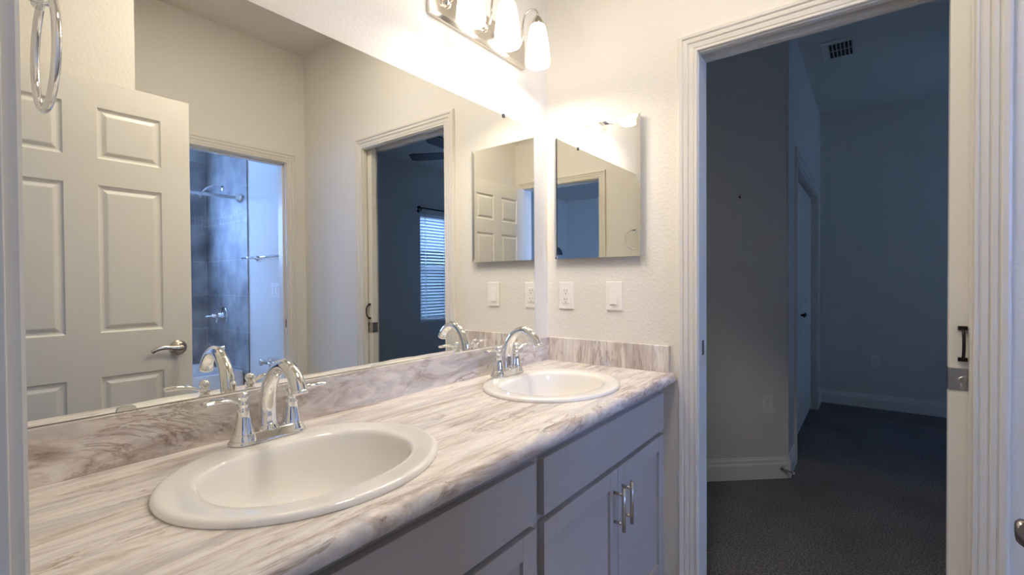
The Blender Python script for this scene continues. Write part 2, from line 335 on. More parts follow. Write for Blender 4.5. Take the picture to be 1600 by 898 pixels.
j = MB(); j.box(sx0-.018, sx0, -2.176, -2.066, 0, 2.048); j.box(sx1, sx1+.018, -2.176, -2.066, 0, 2.048); j.box(sx0, sx1, -2.176, -2.066, 2.03, 2.048)
j.box(sx1-.010, sx1, -2.13, -2.095, 0, 2.03); j.box(sx0, sx0+.010, -2.13, -2.095, 0, 2.03); j.box(sx0, sx1, -2.13, -2.095, 2.02, 2.03)
struct('trim_8', j, 'trim', 'white jamb lining of the tub room doorway', .0012)
j = MB(); j.box(XW2, XW, wy1, wy1+.018, 0, 2.053); j.box(XW2, XW, wy0-.018, wy0, 0, 2.053); j.box(XW2, XW, wy0, wy1, 2.035, 2.053)
struct('trim_9', j, 'trim', 'jamb lining of the entry doorway', .0012)
j = MB(); j.box(cx0-.0, cx0+.016, CY, CY+.11, 0, 2.0); j.box(cx1-.016, cx1, CY, CY+.11, 0, 2.0); j.box(cx0, cx1, CY, CY+.11, 1.984, 2.0)
struct('trim_10', j, 'trim', 'jamb lining of the bedroom closet')
BP = [(0, 0), (.014, 0), (.014, .085), (.012, .092), (.009, .098), (.009, .112), (.005, .122), (.004, .130), (0, .130)]
def baseboard(name, label, p0, p1, nrm):
    p0, p1, n = Vector(p0), Vector(p1), Vector(nrm).normalized()
    r = [[(p.x+n.x*d, p.y+n.y*d, z) for d, z in BP] for p in (p0, p1)]
    return struct(name, MB().sweep_section(r), 'base', label)
baseboard('baseboard_angled', 'white baseboard under the angled bedroom wall', tuple(A0+dd*.0)+(), tuple(A1), tuple(-nn))
baseboard('baseboard_closet', 'short white baseboard beside the closet casing', (1.512, CY), (cx0-.079, CY), (0, -1))
baseboard('baseboard_closet_far', 'short baseboard beyond the closet casing', (cx1+.079, CY), (3.765, CY), (0, -1))
baseboard('baseboard_far', 'white baseboard along the far bedroom wall', (3.765, CY), (3.765, BY), (-1, 0))
baseboard('baseboard_window', 'baseboard under the bedroom window', (EX, BY), (3.765, BY), (0, 1))
baseboard('baseboard_east', 'baseboard along the bathroom end wall', (0, JR-.075), (0, -2.066), (-1, 0))
baseboard('baseboard_south', 'baseboard along the bathroom wall opposite the mirror', (-1.125, -2.066), (sx0-.078, -2.066), (0, 1))
baseboard('baseboard_tub', 'baseboard beside the bathtub', (0, -2.176), (0, -2.94), (-1, 0))

# ------------------------------------------------------------------ windows and blinds
def window(name, label, x0, x1, z0, z1, y):
    m = MB(); f = .045
    m.box(x0, x0+f, y-.10, y-.06, z0, z1); m.box(x1-f, x1, y-.10, y-.06, z0, z1); m.box(x0+f, x1-f, y-.10, y-.06, z0, z0+f); m.box(x0+f, x1-f, y-.10, y-.06, z1-f, z1)
    m.box(x0+f, x1-f, y-.098, y-.062, (z0+z1)/2-.02, (z0+z1)/2+.02)
    o = struct(name, m, 'trim', label)
    p = MB().box(x0+f, x1-f, y-.083, y-.079, z0+f, z1-f).build('window_pane', 'glass'); sub(p, o)
    return o
window('window_1', 'white framed bedroom window behind the blind', BX0, BX1, BZ0, BZ1, BY)
window('window_2', 'white framed window of the entry room', HW0, HW1, BZ0, BZ1, BY)
window('window_3', 'small window above the bathtub', TX0, TX1, TZ0, TZ1, S0)
bl = thing('window_blind', 'white horizontal slatted blind in the bedroom window, seen in the mirror', 'blind', ((BX0+BX1)/2, BY-.03, BZ0))
m = MB(); n = 33
for i in range(n):
    z = BZ0+.045+i*(BZ1-BZ0-.11)/(n-1); a = R_(17)
    dy, dz = .0245*math.cos(a), .0245*math.sin(a); y = BY-.030
    m.add([(BX0+.008, y-dy, z-dz), (BX1-.008, y-dy, z-dz), (BX1-.008, y+dy, z+dz), (BX0+.008, y+dy, z+dz),
           (BX0+.008, y-dy, z-dz+.003), (BX1-.008, y-dy, z-dz+.003), (BX1-.008, y+dy, z+dz+.003), (BX0+.008, y+dy, z+dz+.003)],
          [(0,3,2,1),(4,5,6,7),(0,1,5,4),(1,2,6,5),(2,3,7,6),(3,0,4,7)])
m.build('slats', 'slat', bl)
MB().box(BX0+.006, BX1-.006, BY-.055, BY-.005, BZ1-.045, BZ1-.002).build('head_rail', 'slat', bl, .003)
MB().box(BX0+.008, BX1-.008, BY-.052, BY-.008, BZ0+.006, BZ0+.026).build('bottom_rail', 'slat', bl, .003)
for x in (BX0+.10, (BX0+BX1)/2, BX1-.10):
    MB().box(x-.004, x+.004, BY-.006, BY-.0045, BZ0+.02, BZ1-.04).build('ladder_cord', 'slat', bl)
rod = thing('curtain_rod', 'dark curtain rod with end bracket above the bedroom window', 'curtain rod', (3.0, BY, 2.2))
MB().tube([(2.50, BY+.07, 2.205), (3.62, BY+.07, 2.205)], .009, 12).build('rod', 'black', rod)
MB().lathe([(.004, -.03), (.018, -.022), (.024, 0), (.016, .02), (.01, .024)], (2.485, BY+.07, 2.205), (1, 0, 0)).build('finial', 'black', rod)
MB().tube([(2.53, BY+.002, 2.17), (2.53, BY+.05, 2.175), (2.53, BY+.07, 2.198)], .007, 10).lathe([(.022, 0), (.022, .005), (.012, .009)], (2.53, BY, 2.17), (0, 1, 0)).build('bracket', 'black', rod)

# ------------------------------------------------------------------ countertop, splashes
CT, CTH = .86, .038
def holes_top():
    # top face with two oval holes, nose profile swept along x
    X0, X1 = -1.712, -.0
    m = MB()
    ys = -.019; NY = -.577
    # nose profile (y,z) from flat top to underside
    prof = [(-.545, CT), (-.556, CT+.0012), (-.566, CT-.0015), (-.5735, CT-.008), (-.577, CT-.018), (-.5755, CT-.028), (-.569, CT-.0355), (-.560, CT-.038), (-.52, CT-.038)]
    nx = 2
    m.sweep_section([[(x, y, z) for y, z in prof] for x in (X0, X1)], cap=False, smooth=True)
    for x in (X0, X1):
        m.add([(x, 0, CT)]+[(x, y, z) for y, z in prof]+[(x, 0, CT-.038)], [tuple(range(len(prof)+2))])
    # top surface with holes
    cuts = [(-1.30, -.305, .215, .178), (-.447, -.305, .215, .178)]
    xm = (X0+X1)/2
    for (cx, cy, a, b), (l, r) in zip(cuts, ((X0, xm), (xm, X1))):
        N = 48; ang = [2*math.pi*k/N for k in range(N)]
        inner = [(cx+a*math.cos(t), cy+b*math.sin(t), CT) for t in ang]
        outer = []
        for t in ang:
            c, s_ = math.cos(t), math.sin(t); k = 1e9
            if c > 1e-9: k = min(k, (r-cx)/c)
            if c < -1e-9: k = min(k, (l-cx)/c)
            if s_ > 1e-9: k = min(k, (0-cy)/s_)
            if s_ < -1e-9: k = min(k, (-.545-cy)/s_)
            outer.append((cx+k*c, cy+k*s_, CT))
        m.add(inner+outer, [(i, (i+1) % N, N+(i+1) % N, N+i) for i in range(N)])
        lowo = [(x, max(y, -.52), CT-.038) for x, y, z in outer]; lowi = [(x, y, CT-.038) for x, y, z in inner]
        m.add(lowi+lowo, [(i, (i+1) % N, N+(i+1) % N, N+i) for i in range(N)])
        m.add([(l, 0, CT), (r, 0, CT), (r, 0, CT-.038), (l, 0, CT-.038)], [(0, 1, 2, 3)])
        for px, py in ((l, 0), (r, 0), (l, -.545), (r, -.545)):   # corner fill
            d = sorted(range(N), key=lambda i: (outer[i][0]-px)**2+(outer[i][1]-py)**2)[:2]
            m.add([(px, py, CT), outer[d[0]], outer[d[1]]], [(0, 1, 2)]); m.add([(px, max(py, -.52), CT-.038), lowo[d[0]], lowo[d[1]]], [(0, 1, 2)])
        m.add(inner+[(x, y, CT-.038) for x, y, z in inner], [(i, (i+1) % N, N+(i+1) % N, N+i) for i in range(N)])
    return m
ct = thing('countertop', 'long streaked cream and taupe laminate vanity top with rounded front', 'countertop', (-.86, -.29, CT))
wt = holes_top().build('worktop', 'top', ct)
wt.data.materials.append(M['nose'])
for p in wt.data.polygons:
    if p.center.y < -.548 and abs(p.normal.x) < .5 and len(p.vertices) == 4: p.material_index = 1
MB().box(-1.712, -.0195, -.019, 0, CT, .961).build('backsplash', 'splash', ct, .0012)
MB().box(-.019, 0, -.552, 0, CT, .961).build('end_splash', 'endsplash', ct, .0012)

# ------------------------------------------------------------------ vanity cabinets
FY = -.540
def shaker(x0, x1, z0, z1, y, st=.052):   # shaker door front face at y facing -y
    m = MB(); th = .019
    m.box(x0, x0+st, y, y+th, z0, z1); m.box(x1-st, x1, y, y+th, z0, z1)
    m.box(x0+st, x1-st, y, y+th, z0, z0+st); m.box(x0+st, x1-st, y, y+th, z1-st, z1)
    m.box(x0+st, x1-st, y+.009, y+th-.002, z0+st, z1-st)
    return m
def vanity(x0, x1, label):
    c = thing('vanity_cabinet', label, 'cabinet', ((x0+x1)/2, -.26, 0), 'grey base cabinets under the countertop')
    b = MB(); fr = FY+.0195; T = .018
    b.box(x0, x0+T, fr+.02, -.002, .10, CT-CTH); b.box(x1-T, x1, fr+.02, -.002, .10, CT-CTH)
    b.box(x0+T, x1-T, fr+.02, -.002, .10, .118); b.box(x0+T, x1-T, -.010, -.002, .118, CT-CTH)
    b.box(x0, x1, fr+.075, fr+.09, 0, .10)
    b.box(x0, x0+.04, fr, fr+.02, .10, CT-CTH); b.box(x1-.04, x1, fr, fr+.02, .10, CT-CTH)
    b.box(x0+.04, x1-.04, fr, fr+.02, CT-CTH-.045, CT-CTH); b.box(x0+.04, x1-.04, fr, fr+.02, .618, .665); b.box(x0+.04, x1-.04, fr, fr+.02, .10, .135)
    b.build('body', 'cab', c)
    return c
def bar_pull(x, parent):
    m = MB(); z0, z1 = .458, .590
    m.tube([(x, FY-.032, z0), (x, FY-.032, z1)], .0058, 14)
    for z in (z0+.022, z1-.022): m.tube([(x, FY+.0, z), (x, FY-.032, z)], .0048, 12)
    sub(m.build('handle', 'nickel'), parent)
for (x0, x1, f0, f1, lab) in ((-.868, -.0005, -.853, -.037, 'right grey shaker vanity cabinet with paired bar pulls, under the far sink'),
                              (-1.712, -.869, -1.700, -.887, 'left grey vanity cabinet under the near sink')):
    c = vanity(x0, x1, lab); mid = (f0+f1)/2+.004
    MB().box(f0, f1, FY, FY+.019, .650, .788).build('false_drawer_front', 'cab', c, .0012)
    dl = shaker(f0, mid-.0015, .108, .634, FY).build('door', 'cab', c, .001)
    dr = shaker(mid+.0015, f1, .108, .634, FY).build('door', 'cab', c, .001)
    bar_pull(mid-.030, dl); bar_pull(mid+.030, dr)

# ------------------------------------------------------------------ sinks
def sink(cx, label):
    t = thing('sink', label, 'sink', (cx, -.305, CT), 'drop-in vanity sinks')
    N = 72; A, B, cy = .253, .2175, -.305
    def outer(th, k=1.0): return (cx+A*k*math.cos(th), cy+B*k*math.sin(th))
    def inner(th, k=1.0):
        c, s_ = math.cos(th), math.sin(th)
        if s_ > 0: e, b = 2.9, .150
        else: e, b = 2.15, .146
        r = (abs(c)**e+abs(s_)**e)**(-1/e)
        return (cx+.190*k*r*c, cy-.016+b*k*r*s_)
    rings = []
    def ring(f): rings.append([f(2*math.pi*k/N) for k in range(N)])
    def mixf(w, k, z):   # w=0 outer, 1 inner
        def f(th):
            o = outer(th); i = inner(th, k); return (o[0]*(1-w)+i[0]*w, o[1]*(1-w)+i[1]*w, z)
        return f
    for k, z in ((.955, -.006), (.975, 0), (.996, .0002), (1.0, .003), (.999, .0058), (.993, .0090), (.982, .0113), (.966, .0124), (.945, .0127)):
        ring(lambda th, k=k, z=z: (*outer(th, k), CT+z))
    ring(mixf(.42, 1.03, CT+.0122)); ring(mixf(.75, 1.03, CT+.0112))
    for k, z in ((1.03, .0100), (1.01, .0085), (.992, .0055), (.978, .001), (.966, -.006), (.955, -.016), (.94, -.032), (.92, -.052), (.89, -.074), (.84, -.096), (.75, -.116), (.62, -.130), (.45, -.138), (.25, -.143), (.11, -.1445)):
        ring(mixf(1, k, CT+z))
    n = N; m = MB(); m.sweep_section(rings, cap=False, smooth=True, closed=True)
    m.add([(x, y, z) for x, y, z in rings[-1]], [tuple(range(N))])
    m.build('basin', 'porc', t)
    # underside shell so that the bowl has thickness below the counter
    under = [[(cx+(x-cx)*1.03, cy+(y-cy)*1.03, z-.012) for x, y, z in r] for r in rings[13:]]
    MB().sweep_section(under, cap=False, smooth=True, closed=True).add(under[-1], [tuple(range(N))]).build('bowl_shell', 'porc', t)
    MB().lathe([(.030, 0), (.031, .003), (.024, .0045), (.020, .002), (.018, .0035), (.004, .006)], (cx, cy-.018, CT-.1448)).build('drain', 'chrome', t)
    return t
sink(-1.300, 'white oval drop-in sink nearest the camera')
sink(-.447, 'white oval drop-in sink in the far corner by the end splash')

# ------------------------------------------------------------------ faucets
def faucet(cx, cy, z, label):
    t = thing('faucet', label, 'faucet', (cx, cy, z), 'chrome centerset faucets')
    def stad(hx, hy, zz):
        out = []
        for sg in (1, -1):
            for k in range(13):
                a = -math.pi/2+math.pi*k/12
                out.append((cx+sg*(hx-hy)+sg*hy*math.cos(a), cy+hy*math.sin(a)*sg, zz))
        return out
    m = MB(); m.sweep_section([stad(.081, .0275, z), stad(.082, .0285, z+.003), stad(.0805, .027, z+.006), stad(.078, .0245, z+.008), stad(.0745, .0215, z+.020), stad(.071, .018, z+.0225)], smooth=True, closed=True)
    m.build('base_plate', 'chrome', t)
    for sg in (-1, 1):
        hx = cx+sg*.0515
        m = MB(); m.lathe([(.0265, .004), (.0262, .010), (.0235, .013), (.0232, .017), (.0212, .020), (.0185, .034), (.0150, .050), (.0128, .064), (.0136, .067), (.0136, .070), (.0105, .0725), (.0095, .077), (.0125, .081), (.0125, .085), (.008, .088), (.0085, .091), (.0118, .096), (.0118, .101), (.0085, .1065), (.003, .109)], (hx, cy, z))
        hb = m.build('handle', 'chrome', t)
        m = MB(); P = bez([(hx+sg*.004, cy, z+.082), (hx+sg*.018, cy-.002, z+.090), (hx+sg*.032, cy-.004, z+.0965), (hx+sg*.055, cy-.007, z+.0985), (hx+sg*.078, cy-.010, z+.097)], 20)
        m.tube(P, lerp_list([.0060, .0066, .0095, .0122, .0125, .0112], len(P)), 14, flat=.42, flatdir=(0, 1, 0))
        sub(m.build('lever', 'chrome'), hb)
    m = MB(); P = bez([(cx, cy, z+.018), (cx, cy+.002, z+.045), (cx, cy+.001, z+.080), (cx, cy-.010, z+.118), (cx, cy-.036, z+.150), (cx, cy-.070, z+.164), (cx, cy-.102, z+.155), (cx, cy-.124, z+.134), (cx, cy-.133, z+.114)], 40)
    m.tube(P, lerp_list([.0195, .0188, .0175, .0160, .0148, .0143, .0146, .0152, .0160], len(P)), 24)
    m.lathe([(.0215, .016), (.0222, .022), (.0205, .0255), (.0185, .028), (.0180, .033)], (cx, cy, z))
    sp = m.build('spout', 'chrome', t)
    m = MB(); ax = (Vector(P[-1])-Vector(P[-2])).normalized(); m.lathe([(.0168, -.004), (.0171, .0), (.0168, .003), (.012, .0035)], P[-1], ax)
    sub(m.build('aerator', 'chrome'), sp)
    m = MB(); m.lathe([(.0028, .0), (.0028, .060), (.0055, .062), (.0058, .078), (.0068, .080), (.0068, .084), (.004, .088)], (cx, cy+.030, z+.012))
    m.build('lift_rod', 'chrome', t)
    return t
faucet(-1.291, -.108, CT+.0122, 'chrome two-lever faucet on the near sink')
faucet(-.437, -.108, CT+.0122, 'chrome two-lever faucet on the far sink')

# ------------------------------------------------------------------ wall mirror
mr = thing('wall_mirror', 'large frameless mirror above the vanity', 'mirror', (-.9, -.003, .963))
MX0, MX1, MZ0, MZ1 = -1.722, -.1134, .9625, 1.864
g = MB().box(MX0, MX1, -.006, -.0005, MZ0, MZ1).build('glass', 'mirror', mr)
g.data.materials.append(M['mirror_edge'])
for p in g.data.polygons:
    if abs(p.normal.y) < .5: p.material_index = 1
for x in (-.321, -1.45): MB().box(x-.006, x+.006, -.010, -.0062, MZ1-.010, MZ1+.004).box(x-.006, x+.006, -.010, 0, MZ1+.0005, MZ1+.004).build('top_clip', 'dark', mr, .001)
for x in (-1.514, -.5):
    pts = [(x+.0135*math.cos(math.pi*k/12)*1.15, MZ0-.0005+.0125*math.sin(math.pi*k/12)**.7) for k in range(13)]
    MB().prism(pts, -.0105, -.0063, lambda a, b, h: (a, h, b)).build('bottom_clip', 'clear', mr, .0008)

# ------------------------------------------------------------------ medicine cabinet
mc = thing('medicine_cabinet', 'small mirror-fronted medicine cabinet on the end wall above the switch', 'medicine cabinet', (-.012, -.248, 1.30))
y0, y1, z0, z1 = -.4455, -.0505, 1.3055, 1.8587
MB().box(-.017, -.0003, y0+.006, y1-.006, z0+.006, z1-.006).build('case', 'steel_edge', mc)
bw, bd = .017, .0005
vs = [(-.024+bd, y0, z0), (-.024+bd, y1, z0), (-.024+bd, y1, z1), (-.024+bd, y0, z1), (-.024, y0+bw, z0+bw), (-.024, y1-bw, z0+bw), (-.024, y1-bw, z1-bw), (-.024, y0+bw, z1-bw),
      (-.018, y0, z0), (-.018, y1, z0), (-.018, y1, z1), (-.018, y0, z1)]
MB().add(vs, [(4,5,6,7), (0,1,5,4), (1,2,6,5), (2,3,7,6), (3,0,4,7), (0,8,9,1), (1,9,10,2), (2,10,11,3), (3,11,8,0), (8,11,10,9)]).build('mirror_door', 'mirror2', mc)

# ------------------------------------------------------------------ vanity light
vl = thing('vanity_light', 'three-shade brushed nickel vanity light above the mirror', 'wall lamp', (-.452, 0, 2.10))
m = MB(); PX0, PX1, PZ0, PZ1 = -.718, -.186, 2.086, 2.205
vs = [(PX0, 0, PZ0), (PX1, 0, PZ0), (PX1, 0, PZ1), (PX0, 0, PZ1), (PX0, -.014, PZ0), (PX1, -.014, PZ0), (PX1, -.014, PZ1), (PX0, -.014, PZ1),
      (PX0+.014, -.022, PZ0+.012), (PX1-.014, -.022, PZ0+.012), (PX1-.014, -.022, PZ1-.012), (PX0+.014, -.022, PZ1-.012)]
m.add(vs, [(0,1,2,3), (0,4,5,1), (1,5,6,2), (2,6,7,3), (3,7,4,0), (4,8,9,5), (5,9,10,6), (6,10,11,7), (7,11,8,4), (8,9,10,11)])
m.build('backplate', 'plate_metal', vl, .001)
for x in (-.262, -.4535, -.645):
    m = MB(); m.lathe([(.017, 0), (.017, .004), (.011, .011), (.0075, .015)], (x, -.022, 2.146), (0, -1, 0))
    P = bez([(x, -.032, 2.146), (x, -.048, 2.150), (x, -.056, 2.175), (x, -.058, 2.215), (x, -.068, 2.254), (x, -.092, 2.270), (x, -.116, 2.262), (x, -.128, 2.245), (x, -.130, 2.228)], 36)
    m.tube(P, .0042, 12)
    arm = m.build('arm', 'plate_metal', vl)
    m = MB(); m.lathe([(.027, 0), (.0265, .004), (.022, .016), (.014, .030), (.007, .037), (.004, .040)], (x, -.130, 2.196))
    m.build('socket_cup', 'plate_metal', vl)
    m = MB(); m.lathe([(.024, .155), (.029, .150), (.0325, .140), (.037, .115), (.0415, .085), (.0455, .050), (.0475, .025), (.0475, .012), (.0455, .004), (.038, .0), (.036, .004), (.02, .010)], (x, -.130, 2.041))
    m.build('lamp_shade', 'shade', vl)
    bl_ = bpy.data.lights.new('bulb', 'AREA'); bl_.shape = 'DISK'; bl_.size = .07; bl_.energy = BULB_W; bl_.color = LAMP_C; bl_.spread = R_(160)
    bo = bpy.data.objects.new('bulb', bl_); bo.location = (x, -.130, 2.0395); COL.objects.link(bo)

# ------------------------------------------------------------------ outlets and switches
def place(o, fn):
    o.data.transform(fn); return o
def frame(P, nrm):     # local: u across, v up, n out
    n = Vector(nrm).normalized(); v = Vector((0, 0, 1)); u = v.cross(n); 
    return Matrix(((u.x, v.x, n.x, P[0]), (u.y, v.y, n.y, P[1]), (u.z, v.z, n.z, P[2]), (0, 0, 0, 1)))
def wallplate(name, label, cat, P, nrm, kind, w=.072, h=.117):
    T = frame(P, nrm); t = thing(name, label, cat, P)
    def part(nm, mb, mat, bev=0):
        mb.v = [tuple(T @ Vector(q)) for q in mb.v]; return mb.build(nm, mat, t, bev)
    part('cover_plate', MB().box(-w/2, w/2, -h/2, h/2, 0, .0055), 'plastic', .0022)
    if kind == 'outlet':
        part('receptacle', MB().box(-.0165, .0165, -.0335, .0335, .0055, .0078), 'plastic', .001)
        m = MB()
        for s_ in (-1, 1):
            v = s_*.0185
            m.box(-.0075, -.0055, v-.001, v+.007, .0078, .0082); m.box(.0050, .0070, v-.001, v+.006, .0078, .0082); m.lathe([(.0024, .0078), (.0024, .0082)], (0, v-.009, 0), (0, 0, 1), 10)
        part('slots', m, 'dark')
    elif kind == 'rocker':
        part('rocker', MB().add([(-.0165, -.0335, .0055), (.0165, -.0335, .0055), (.0165, .0335, .0055), (-.0165, .0335, .0055), (-.0165, -.0335, .0105), (.0165, -.0335, .0105), (.0165, .0335, .0065), (-.0165, .0335, .0065)], [(0,3,2,1),(4,5,6,7),(0,1,5,4),(1,2,6,5),(2,3,7,6),(3,0,4,7)]), 'plastic', .0008)
    elif kind == 'triple':
        for u in (-.046, 0, .046): part('rocker', MB().box(u-.0165, u+.0165, -.0335, .0335, .0055, .009), 'plastic', .001)
    return t
wallplate('outlet', 'white outlet beside the mirror corner above the end splash', 'outlet', (0, -.098, 1.146), (-1, 0, 0), 'outlet')
wallplate('light_switch', 'white rocker light switch under the medicine cabinet', 'light switch', (0, -.324, 1.147), (-1, 0, 0), 'rocker')
pa = A0+dd*(.33*.5)
wallplate('outlet', 'dim outlet low on the angled bedroom wall', 'outlet', (1.428, -.6575, .455), (-nn.x, -nn.y, 0), 'outlet')
wallplate('outlet', 'blue-lit outlet on the far bedroom wall', 'outlet', (3.765, -1.197, .443), (-1, 0, 0), 'outlet')
wallplate('light_switch', 'three-gang switch plate in the tub room', 'light switch', (0, -2.485, 1.148), (-1, 0, 0), 'triple', .165, .117)

# ------------------------------------------------------------------ towel ring
tr = thing('towel_ring', 'chrome towel ring at the top left edge', 'towel ring', (XW, -.26, 1.61))
RX, RYc, RZc = -1.657, -.276, 1.519
MB().tube([(RX, RYc+.0745*math.sin(2*math.pi*k/64), RZc+.0745*math.cos(2*math.pi*k/64)) for k in range(64)], .0049, 14, closed=True).build('ring', 'chrome', tr)
m = MB(); m.lathe([(.026, 0), (.026, .006), (.022, .010), (.012, .014), (.008, .018)], (XW, RYc, 1.590), (1, 0, 0))
m.tube([(XW+.014, RYc, 1.590), (RX+.010, RYc, 1.590)], .0075, 14)
m.build('post', 'chrome', tr)
MB().tube([(RX-.002, RYc-.022, 1.5905), (RX-.002, RYc+.022, 1.5905)], .0085, 14).build('ring_holder', 'chrome', tr)

# ------------------------------------------------------------------ six-panel doors
def panel_slab(x0, x1, z0, z1, yf, yb, cols, rows, dep=.007, ins=.030):
    """slab in XZ plane, moulded panels on both faces (front yf, back yb)"""
    m = MB(); xs = sorted({x0, x1, *[v for c in cols for v in c]}); zs = sorted({z0, z1, *[v for r in rows for v in r]})
    for y, sg in ((yf, 1), (yb, -1)):
        d = dep*(1 if yf < yb else -1)*sg
        for i in range(len(xs)-1):
            for k in range(len(zs)-1):
                a, b, c, e_ = xs[i], xs[i+1], zs[k], zs[k+1]
                if (a, b) in cols and (c, e_) in rows:
                    lv = [(0, 0), (.005, d*.75), (.010, d), (.016, d), (ins, d*.15), (ins+.004, d*.1)]
                    rg = [[(a+o, y+q, c+o), (b-o, y+q, c+o), (b-o, y+q, e_-o), (a+o, y+q, e_-o)] for o, q in lv]
                    m.sweep_section(rg, cap=False, closed=True); m.add(rg[-1], [(0, 1, 2, 3)])
                else: m.add([(a, y, c), (b, y, c), (b, y, e_), (a, y, e_)], [(0, 1, 2, 3)])
    m.add([(x0, yf, z0), (x0, yb, z0), (x0, yb, z1), (x0, yf, z1)], [(0, 1, 2, 3)]); m.add([(x1, yf, z0), (x1, yb, z0), (x1, yb, z1), (x1, yf, z1)], [(0, 1, 2, 3)])
    m.add([(x0, yf, z0), (x1, yf, z0), (x1, yb, z0), (x0, yb, z0)], [(0, 1, 2, 3)]); m.add([(x0, yf, z1), (x1, yf, z1), (x1, yb, z1), (x0, yb, z1)], [(0, 1, 2, 3)])
    return m
cols = [(-1.600, -1.383), (-1.281, -1.066)]; rows = [(.20, .830), (1.010, 1.608), (1.715, 1.921)]
dr = panel_slab(-1.710, -.957, .012, 2.030, -1.337, -1.372, cols, rows).build('door_1', 'door')
tag(dr, 'open cream six-panel door reflected at the left of the mirror', 'door', None, 'structure')
def lever_set(parent, x, yf, z, sg, flip=1):
    m = MB(); m.lathe([(.0335, 0), (.0335, .003), (.031, .006), (.024, .010), (.016, .013), (.0135, .018), (.0125, .034)], (x, yf, z), (0, sg, 0))
    sub(m.build('rose', 'nickel'), parent)
    P = bez([(x+.013, yf+sg*.039, z), (x-.005, yf+sg*.040, z), (x-.025, yf+sg*.040, z+.002), (x-.055, yf+sg*.039, z+.0075), (x-.085, yf+sg*.037, z+.004), (x-.108, yf+sg*.035, z-.007)], 30)
    m = MB(); m.tube(P, lerp_list([.008, .0145, .0125, .009, .0085, .008], len(P)), 16, flat=.55, flatdir=(0, 0, 1))
    m.lathe([(.0135, -.010), (.0145, -.002), (.0145, .004), (.011, .007), (.004, .008)], (x, yf+sg*.040, z), (0, sg, 0))
    sub(m.build('door_handle', 'nickel'), parent)
lever_set(dr, -1.012, -1.337, .921, 1)
lever_set(dr, -1.012, -1.372, .921, -1)
sub(MB().box(-.9572, -.9562, -1.366, -1.343, .89, .95).build('latch_plate', 'nickel'), dr)
# pocket door
pd = MB().box(.0305, .0655, -2.09, -1.3345, .012, HD+.012).build('door_2', 'door', None, .0012)
tag(pd, 'white pocket door sliding out of the end wall beside the bedroom', 'door', None, 'structure')
hx = .0305
for zc in (1.071, .983): sub(MB().box(hx-.009, hx, -1.3725, -1.3525, zc-.0055, zc+.0055).build('pull_foot', 'black', None, .0012), pd)
P = bez([(hx-.006, -1.3625, 1.068), (hx-.022, -1.3625, 1.058), (hx-.028, -1.3625, 1.027), (hx-.022, -1.3625, .996), (hx-.006, -1.3625, .986)], 20)
sub(MB().tube(P, .0040, 10).build('pull_handle', 'black'), pd)
sub(MB().box(hx-.0022, hx-.0002, -1.384, -1.3345, .895, .957).box(hx-.0022, .0655, -1.3345, -1.3325, .895, .957).build('latch_plate', 'nickel', None, .0006), pd)
m = MB(); m.lathe([(.010, 0), (.010, .002), (.007, .0025)], (hx-.0022, -1.364, .925), (-1, 0, 0), 20); m.lathe([(.0035, 0), (.003, .0015)], (hx-.0022, -1.343, .927), (-1, 0, 0), 14)
sub(m.build('thumb_turn', 'nickel'), pd)
sp = MB().box(.035, .060, JL-.0012, JL+.0002, .93, .985).build('strike_plate', 'nickel'); tag(sp, 'small strike plate on the white jamb', 'strike plate', None, 'structure'); sp.name = 'trim_11'
sp = MB().box(sx1-.0005, sx1+.001, -2.093, -2.072, .90, .955).build('trim_12', 'nickel'); tag(sp, 'strike plate on the tub room jamb', 'strike plate', None, 'structure')
# bifold closet door
cw = (cx1-cx0-.036)/4
for i in range(2):
    a = cx0+.018+i*2*cw
    for q in range(2):
        p0 = a+q*cw+.001; p1 = a+(q+1)*cw-.001
        d = panel_slab(p0, p1,   .02, 1.955, CY+.045, CY+.078, [(p0+.07, p1-.07)], [(.20, .80), (1.00, 1.82)], .006, .02).build('door_%d' % (3+i*2+q), 'door')
        tag(d, ['first', 'second', 'third', 'fourth'][i*2+q]+' leaf of the bifold closet door from the near side', 'door', None, 'structure')
        if q == 1-i:
            kx = p1-.045 if q == 1 else p0+.045
            sub(MB().lathe([(.008, 0), (.007, .012), (.014, .018), (.016, .026), (.010, .031)], (kx, CY+.045, .925), (0, -1, 0), 18).build('knob', 'black'), d)

# ------------------------------------------------------------------ bedroom details
v = thing('ceiling_vent', 'white ceiling register with two rows of dark louvres', 'vent', (2.20, -.975, CEIL))
m = MB(); m.box(2.046, 2.36, -1.075, -.878, CEIL-.008, CEIL-.0002); m.build('frame', 'trim', v, .003)
m = MB()
for c0 in (2.10, 2.225):
    for k in range(6):
        yy = -1.052+k*.0225; m.box(c0, c0+.108, yy, yy+.015, CEIL-.0095, CEIL-.0082)
m.build('louvre_openings', 'dark', v)
m = MB()
for k in range(7):
    yy = -1.0585+k*.0225; m.add([(2.092, yy, CEIL-.012), (2.34, yy, CEIL-.012), (2.34, yy+.004, CEIL-.0083), (2.092, yy+.004, CEIL-.0083)], [(0, 1, 2, 3)])
m.build('vanes', 'trim', v)
ds = thing('door_stop', 'small spring door stop on the baseboard corner', 'door stop', (1.49, -.735, .05))
q0 = Vector((1.487-nn.x*.014, -.722-nn.y*.014, .062)); qd = Vector((-nn.x*.35+.7*.67, -nn.y*.35-.7*.73, -.22)).normalized()
MB().lathe([(.012, 0), (.012, .006), (.006, .01)], q0, (-nn.x, -nn.y, 0), 14).build('mount', 'nickel', ds)
MB().tube([q0+Vector((-nn.x, -nn.y, 0))*.006, q0+Vector((-nn.x, -nn.y, 0))*.02+Vector((.01, -.01, -.004)), q0+Vector((-nn.x, -nn.y, 0))*.03+Vector((.035, -.036, -.02))], [.005, .004, .004], 10).build('spring', 'nickel', ds)
